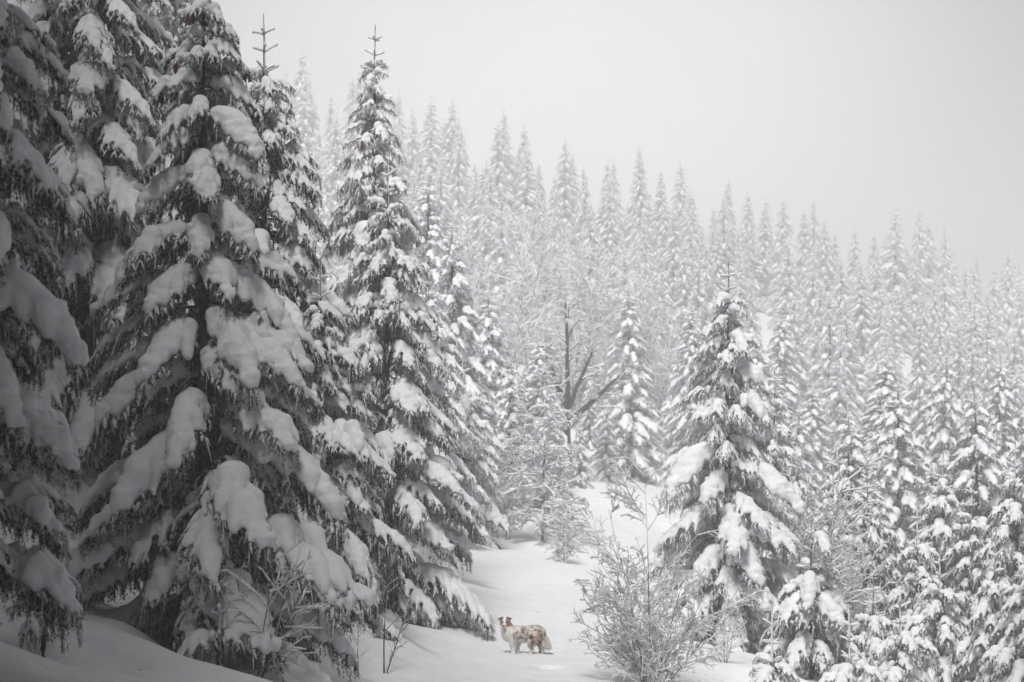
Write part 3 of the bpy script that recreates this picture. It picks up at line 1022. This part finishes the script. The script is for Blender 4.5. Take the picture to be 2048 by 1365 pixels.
# lacy young larch at the bend
st = poly(np.array([[0, 0, -.1]]), np.array([[.02, 0, 1.]]), np.array([6.6]), np.zeros(1), 10, .02, np.random.default_rng(4))
larch = bare_tree('larch', st, [dict(per=105, lf=.27, ang=78, droop=.35, u0=.05, N=6, taper=.85), dict(per=9, lf=.36, ang=50, droop=.5, N=5), dict(per=3, lf=.5, ang=45, droop=.5, N=4)],
                  [(.05, .008), (.012, .004), (.006, .003), (.004, .002)], [(.02, .9), (.034, .97), (.032, .97), (.028, .97)], 73, M_RBARK)
place_bare('larch_tree', larch, gpt(1085, 57), 'lacy pure white young larch at the bend of the path', 'larch tree', scale=.72)
place_bare('larch_tree', larch, gpt(1050, 62), 'lacy white larch left of and behind the one at the bend', 'larch tree', scale=.55, rotz=2)
place_bare('larch_tree', larch, gpt(1128, 53), 'small lacy white larch beside the path, nearest of the larches', 'larch tree', scale=.26, rotz=4)
# forked bare tree
s0 = poly(np.array([[0, 0, -.2]]), np.array([[-.03, 0, 1.]]), np.array([3.3]), np.zeros(1), 7, .03, np.random.default_rng(14))
tip = s0[0, -1]
fk = poly(np.array([tip, tip, tip, s0[0, 5], s0[0, 4]]), np.array([[-.55, .1, 1.], [.5, 0, 1.1], [-.05, .1, 1.], [1.1, -.2, .75], [-.9, -.2, .8]]), np.array([2.8, 2.6, 4.4, 3.0, 2.4]), -.35 * np.ones(5), 7, .07, np.random.default_rng(16))
st = np.concatenate([s0, fk])
fork = bare_tree('fork', st, [dict(per=13, lf=.45, ang=45, droop=.05, u0=.25, N=6), dict(per=9, lf=.42, ang=42, droop=.15, N=5), dict(per=5, lf=.5, ang=42, droop=.2, N=4)],
                 [(.13, .045), (.028, .008), (.010, .004), (.005, .003)], [(.04, .5), (.036, .8), (.034, .97), (.030, .97)], 74, M_BARK)
place_bare('broadleaf_tree', fork, gpt(1143, 80), 'bare forked tree with dark limbs in the bright middle of the picture', 'bare tree', scale=.8)
ft = bare_tree('misty', stems_from(4, .25, 9, np.random.default_rng(75), -.02, 8), [dict(per=16, lf=.33, ang=42, droop=.1, u0=.2, N=6), dict(per=9, lf=.4, ang=42, droop=.2, N=5), dict(per=4, lf=.5, ang=42, droop=.25, N=4)],
               [(.05, .01), (.018, .006), (.008, .004), (.005, .003)], [(.03, .6), (.03, .95), (.03, .97), (.028, .97)], 76, M_RBARK)
for (px, Y, s, lab) in [(1010, 100, .9, 'thin white birch in the mist left of the forked bare tree'), (1120, 108, 1.0, 'tall white birch in the mist behind the forked bare tree'),
                        (1215, 112, .95, 'white birch in the mist right of the forked bare tree'), (1310, 104, .8, 'white birch in the mist above the evenly shaped spruce'),
                        (1065, 118, 1.0, 'furthest white birch in the mist above the forked bare tree'), (1170, 124, .95, 'high white birch at the top of the bright middle')]:
    place_bare('birch_tree', ft, gpt(px, Y), lab, 'birch tree', scale=s, rotz=px)

# ------------------------------------------------------------------ the dog
from mathutils import noise as mnoise


def chain(pts_, sides=12, per=5):
    """tapered limb through (x, y, z, r) points with rounded ends"""
    a = np.array(pts_, float)
    n = (len(a) - 1) * per + 1
    u = np.linspace(0, len(a) - 1, n)
    k = np.minimum(u.astype(int), len(a) - 2); f = (u - k)[:, None]
    a0 = a[np.maximum(k - 1, 0)]; a1 = a[k]; a2 = a[k + 1]; a3 = a[np.minimum(k + 2, len(a) - 1)]
    q = .5 * ((2 * a1) + (-a0 + a2) * f + (2 * a0 - 5 * a1 + 4 * a2 - a3) * f ** 2 + (-a0 + 3 * a1 - 3 * a2 + a3) * f ** 3)
    d0 = norm(q[0, :3] - q[1, :3]); d1 = norm(q[-1, :3] - q[-2, :3])
    pre = [np.r_[q[0, :3] + d0 * q[0, 3] * c, q[0, 3] * s] for c, s in ((.97, .2), (.75, .65), (.4, .92))]
    post = [np.r_[q[-1, :3] + d1 * q[-1, 3] * c, q[-1, 3] * s] for c, s in ((.4, .92), (.75, .65), (.97, .2))]
    q = np.concatenate([np.array(pre), q, np.array(post)])
    return tubes(q[None, :, :3], q[None, :, 3], sides)


def blob(c, r):
    u = np.linspace(-1, 1, 9)
    P = np.zeros((1, 9, 3)); P[0, :, 1] = np.sin(u * np.pi / 2) * r[1]
    V, F = tubes(P, np.maximum(np.cos(u * np.pi / 2), .05)[None], 14)
    V = V * np.array([r[0], 1, r[2]])
    return V + np.array(c), F


def coat(v):
    x, y, z = v
    n1 = mnoise.noise(Vector((x * 26, y * 26, z * 26)))
    n2 = mnoise.noise(Vector((x * 70 + 5, y * 60, z * 60)))
    n3 = mnoise.noise(Vector((x * 11 + 9, y * 11, z * 11)))
    white = (.82, .79, .75)
    tan = (.46, .19, .085)
    merle = (.44, .34, .30)
    dark = (.10, .06, .055)
    lt = (.76, .69, .63)
    mix = lambda a, b, f: tuple(p + (q - p) * min(1, max(0, f)) for p, q in zip(a, b))
    c = mix(merle, lt, .62 + n3 * 1.6)
    c = mix(c, dark, (n1 + n2 * .6 - .22) * 5)
    hx, hz = x + .272, z - .52
    if z > .44 and y < -.04 and x < -.17:                         # head
        bl = abs(hx + .012 + hz * -.1)
        c = mix(merle, dark, .25 + n2 * 2)
        if .462 < z < .508 and abs(hx) < .078:
            c = tan
        elif z <= .462:
            c = white
        if bl < .020 + max(0, .02 * (z < .49)):
            c = white
        if z < .458 or y < -.165:
            c = white
        for ex in (-.305, -.238):
            if (x - ex) ** 2 + (z - .528) ** 2 < .00022:
                c = dark
        return c
    if x < -.155 + n3 * .05 + (.36 - z) * .12 or (x < -.02 and z < .22 + n3 * .03):
        c = mix(white, (.62, .52, .44), (n2 - .25) * 1.2)
    elif x < .04 and z < .27:
        c = mix(lt, white, .5 + n1)
    if x > .27 and z < .27:
        c = mix(white, (.75, .66, .55), .3 + n1)
    if .05 < x < .27 and z < .33 - abs(x - .16) * .3 and y < .03:
        c = mix(c, tan, .05 + n3)
        if z < .12:
            c = mix(c, white, (.12 - z) * 14 + n2)
    s = x - (.03 + (z - .32) * .22)
    if abs(s) < .008 and z > .30:
        c = white
    if (x - .118) ** 2 / .0009 + (z - .305) ** 2 / .0016 < 1 + n2:
        c = dark
    if (x + .005) ** 2 + (z - .375) ** 2 < .00025 or (x + .045) ** 2 + (z - .31) ** 2 < .0003:
        c = dark
    return c


def build_dog(loc, rotz):
    dog = link('dog', None, label='fluffy merle and white shepherd dog standing on the snowy path, head turned to the camera', cat='dog', loc=loc)
    dog.rotation_euler.z = rotz
    g = Geo()
    g.add(*chain([(-.20, -.02, .355, .112), (-.06, 0, .345, .122), (.09, .01, .36, .108), (.20, .02, .365, .112)], 16))
    g.add(*chain([(-.215, -.03, .345, .105), (-.235, -.04, .43, .092), (-.258, -.055, .505, .075)], 14))       # chest, ruff, neck
    g.add(*blob((-.235, -.055, .36), (.085, .08, .10)))
    g.add(*blob((-.270, -.085, .528), (.072, .070, .070)))                                                       # skull
    g.add(*blob((-.270, -.095, .497), (.076, .055, .045)))                                                       # cheeks
    g.add(*chain([(-.274, -.13, .505, .042), (-.285, -.175, .483, .031), (-.291, -.198, .474, .025)], 12))       # muzzle
    g.add(*chain([(-.278, -.13, .485, .03), (-.289, -.18, .462, .018)], 10))
    g.add(*chain([(-.175, -.055, .32, .078), (-.155, -.06, .20, .046), (-.143, -.06, .10, .034), (-.143, -.062, .015, .033)], 10))
    g.add(*chain([(-.145, -.07, .0, .034), (-.150, -.09, -.005, .028)], 10))
    g.add(*chain([(-.13, .06, .30, .07), (-.10, .06, .18, .042), (-.085, .05, .09, .032), (-.082, .045, .0, .032)], 10))
    g.add(*chain([(.20, -.045, .36, .098), (.155, -.06, .27, .082), (.105, -.065, .205, .052), (.128, -.06, .135, .034), (.112, -.06, .05, .029), (.105, -.062, .0, .031)], 10))
    g.add(*chain([(.23, .06, .34, .095), (.24, .065, .24, .068), (.262, .07, .16, .040), (.268, .07, .08, .030), (.262, .065, .0, .031)], 10))
    g.add(*chain([(.275, .02, .35, .06), (.305, .025, .27, .052), (.325, .025, .20, .058), (.365, .025, .155, .045), (.405, .025, .135, .018)], 10))   # tail
    g.add(*blob((.255, .0, .36), (.075, .09, .09)))
    V, F, _ = g.arrays()
    V, F = remesh(V, F, .0085, 3)
    nv = np.array([mnoise.noise(Vector(v * 45.)) for v in V])
    me = mk_mesh('body', V, F, [])
    N = np.zeros(len(V) * 3, np.float32); me.vertices.foreach_get('normal', N); N = N.reshape(-1, 3)
    V = V + N * (nv * .006)[:, None]
    me.vertices.foreach_set('co', V.astype(np.float32).ravel()); me.update()
    m, t, b = mat('coat', .85, .15)
    a = t.nodes.new('ShaderNodeAttribute'); a.attribute_name = 'coat'
    t.links.new(a.outputs['Color'], b.inputs['Base Color'])
    me.materials.append(m)

    def paint(me, C):
        at_ = me.attributes.new('coat', 'FLOAT_COLOR', 'POINT')
        at_.data.foreach_set('color', np.c_[C, np.ones(len(C))].astype(np.float32).ravel())
    CC = np.array([coat(v) for v in V])
    paint(me, CC)
    link('body', me, dog)
    # hair
    r = np.random.default_rng(8)
    tri = V[F]
    ar = np.linalg.norm(np.cross(tri[:, 1] - tri[:, 0], tri[:, 2] - tri[:, 0]), axis=1)
    k = r.choice(len(F), 16000, p=ar / ar.sum())
    w = r.dirichlet((1, 1, 1), len(k))
    p = (tri[k] * w[..., None]).sum(1); n = norm((N[F][k] * w[..., None]).sum(1))
    face = (p[:, 2] > .42) & (p[:, 0] < -.17)
    tail = (p[:, 0] > .29) & (p[:, 2] < .3)
    low = p[:, 2] < .17
    flow = np.tile([.55, 0, -.75], (len(p), 1)); flow[tail] = [.9, -.1, -.35]; flow[p[:, 0] < -.17] = [-.15, -.1, -1]
    d = norm(n * .45 + flow + r.normal(0, .22, p.shape))
    ln = np.where(face, .009, np.where(tail, .05, np.where(low & ~tail, .014, .028))) * r.uniform(.6, 1.3, len(p))
    belly = (p[:, 2] < .27) & (np.abs(p[:, 0]) < .2); ln = np.where(belly & (p[:, 2] > .17), .045 * r.uniform(.5, 1.2, len(p)), ln)
    s = norm(np.cross(d, r.normal(0, 1, p.shape))) * .0022
    HV = np.stack([p - s, p + s, p + d * ln[:, None]], 1).reshape(-1, 3)
    hm_ = mk_mesh('fur', HV, np.arange(len(HV)).reshape(-1, 3), m, smooth=False)
    hc = np.array([coat(q) for q in p]) * r.uniform(.8, 1.15, (len(p), 1))
    paint(hm_, np.repeat(hc, 3, 0))
    link('fur', hm_, dog, kind='stuff')
    mc, t, b = mat('ear_hair', .85, .15)
    t.links.new(ramp(t, noise(t, 60, 3), [(.35, (.09, .055, .045)), (.65, (.34, .22, .17))]), b.inputs['Base Color'])
    for sx, cx in ((-1, -.270), (1, -.270)):
        tri3 = np.array([(.018, -.10, .604), (.040, -.095, .606), (.064, -.08, .565), (.060, -.055, .535), (.084, -.11, .590), (.108, -.125, .583), (.082, -.12, .562)])
        tri3[:, 0] = cx + sx * tri3[:, 0]
        back = tri3 + np.array([sx * .004, .022, -.002])
        EV = np.concatenate([tri3, back])
        bm_ = __import__('bmesh').new()
        for q_ in EV:
            bm_.verts.new(q_)
        __import__('bmesh').ops.convex_hull(bm_, input=bm_.verts)
        em = bpy.data.meshes.new('ear'); bm_.to_mesh(em); bm_.free(); em.materials.append(mc)
        link('ear', em, dog)
    md, t, b = mat('nose_skin', .3, .5); b.inputs['Base Color'].default_value = (.06, .03, .03, 1)
    link('nose', mk_mesh('nose', *blob((-.293, -.220, .484), (.018, .011, .014)), md), dog)
    link('mouth', mk_mesh('mouth', *blob((-.291, -.206, .457), (.014, .008, .004)), md), dog)
    mi, t, b = mat('eye_iris', .1, .6); b.inputs['Base Color'].default_value = (.10, .045, .02, 1)
    for ex in (-.302, -.243):
        link('eye', mk_mesh('eye', *blob((ex, -.143, .528), (.010, .009, .010)), mi), dog)
    return dog


dx, dy, dz = gpt(1046, 36)
build_dog((dx, dy, dz - .045), R(0))
for (fx, fy_) in ((-.143, -.06), (-.083, .05), (.105, -.06), (.264, .065)):
    PITS.append((dx + fx, dy + fy_, .075, .035))
for k in range(26):
    PITS.append((dx + .42 + .10 * k + .08 * (-1) ** k, dy + .3 + .42 * k, .11, .07))
rc_ = random.Random(5)
for k in range(150):
    Yc = rc_.uniform(21, 50); pxc = rc_.uniform(0, 1100)
    xc = (pxc - HX) / FPX * Yc
    if -1.2 < xc < 2.4 and rc_.random() < .85:
        continue
    q_ = rc_.uniform(.10, .24)
    PITS.append((xc, Yc, q_, q_ * rc_.choice([.35, .5, -.25])))
build_ground()

# ------------------------------------------------------------------ mist
hm, t, b = mat('haze')
t.nodes.remove(b)
vol = t.nodes.new('ShaderNodeVolumePrincipled')
vol.inputs['Color'].default_value = (.97, .975, .99, 1)
vol.inputs['Density'].default_value = .0042
vol.inputs['Anisotropy'].default_value = 0
t.links.new(vol.outputs[0], t.nodes['Material Output'].inputs['Volume'])
x0, x1, y0, y1, z0, z1 = -175., 175., -65., 425., -45., 34.
V = np.array([(x, y, z) for x in (x0, x1) for y in (y0, y1) for z in (z0, z1)])
F = np.array([(0, 1, 3, 2), (4, 6, 7, 5), (0, 4, 5, 1), (2, 3, 7, 6), (0, 2, 6, 4), (1, 5, 7, 3)])
link('haze', mk_mesh('haze', V, F, hm, smooth=False), kind='stuff')
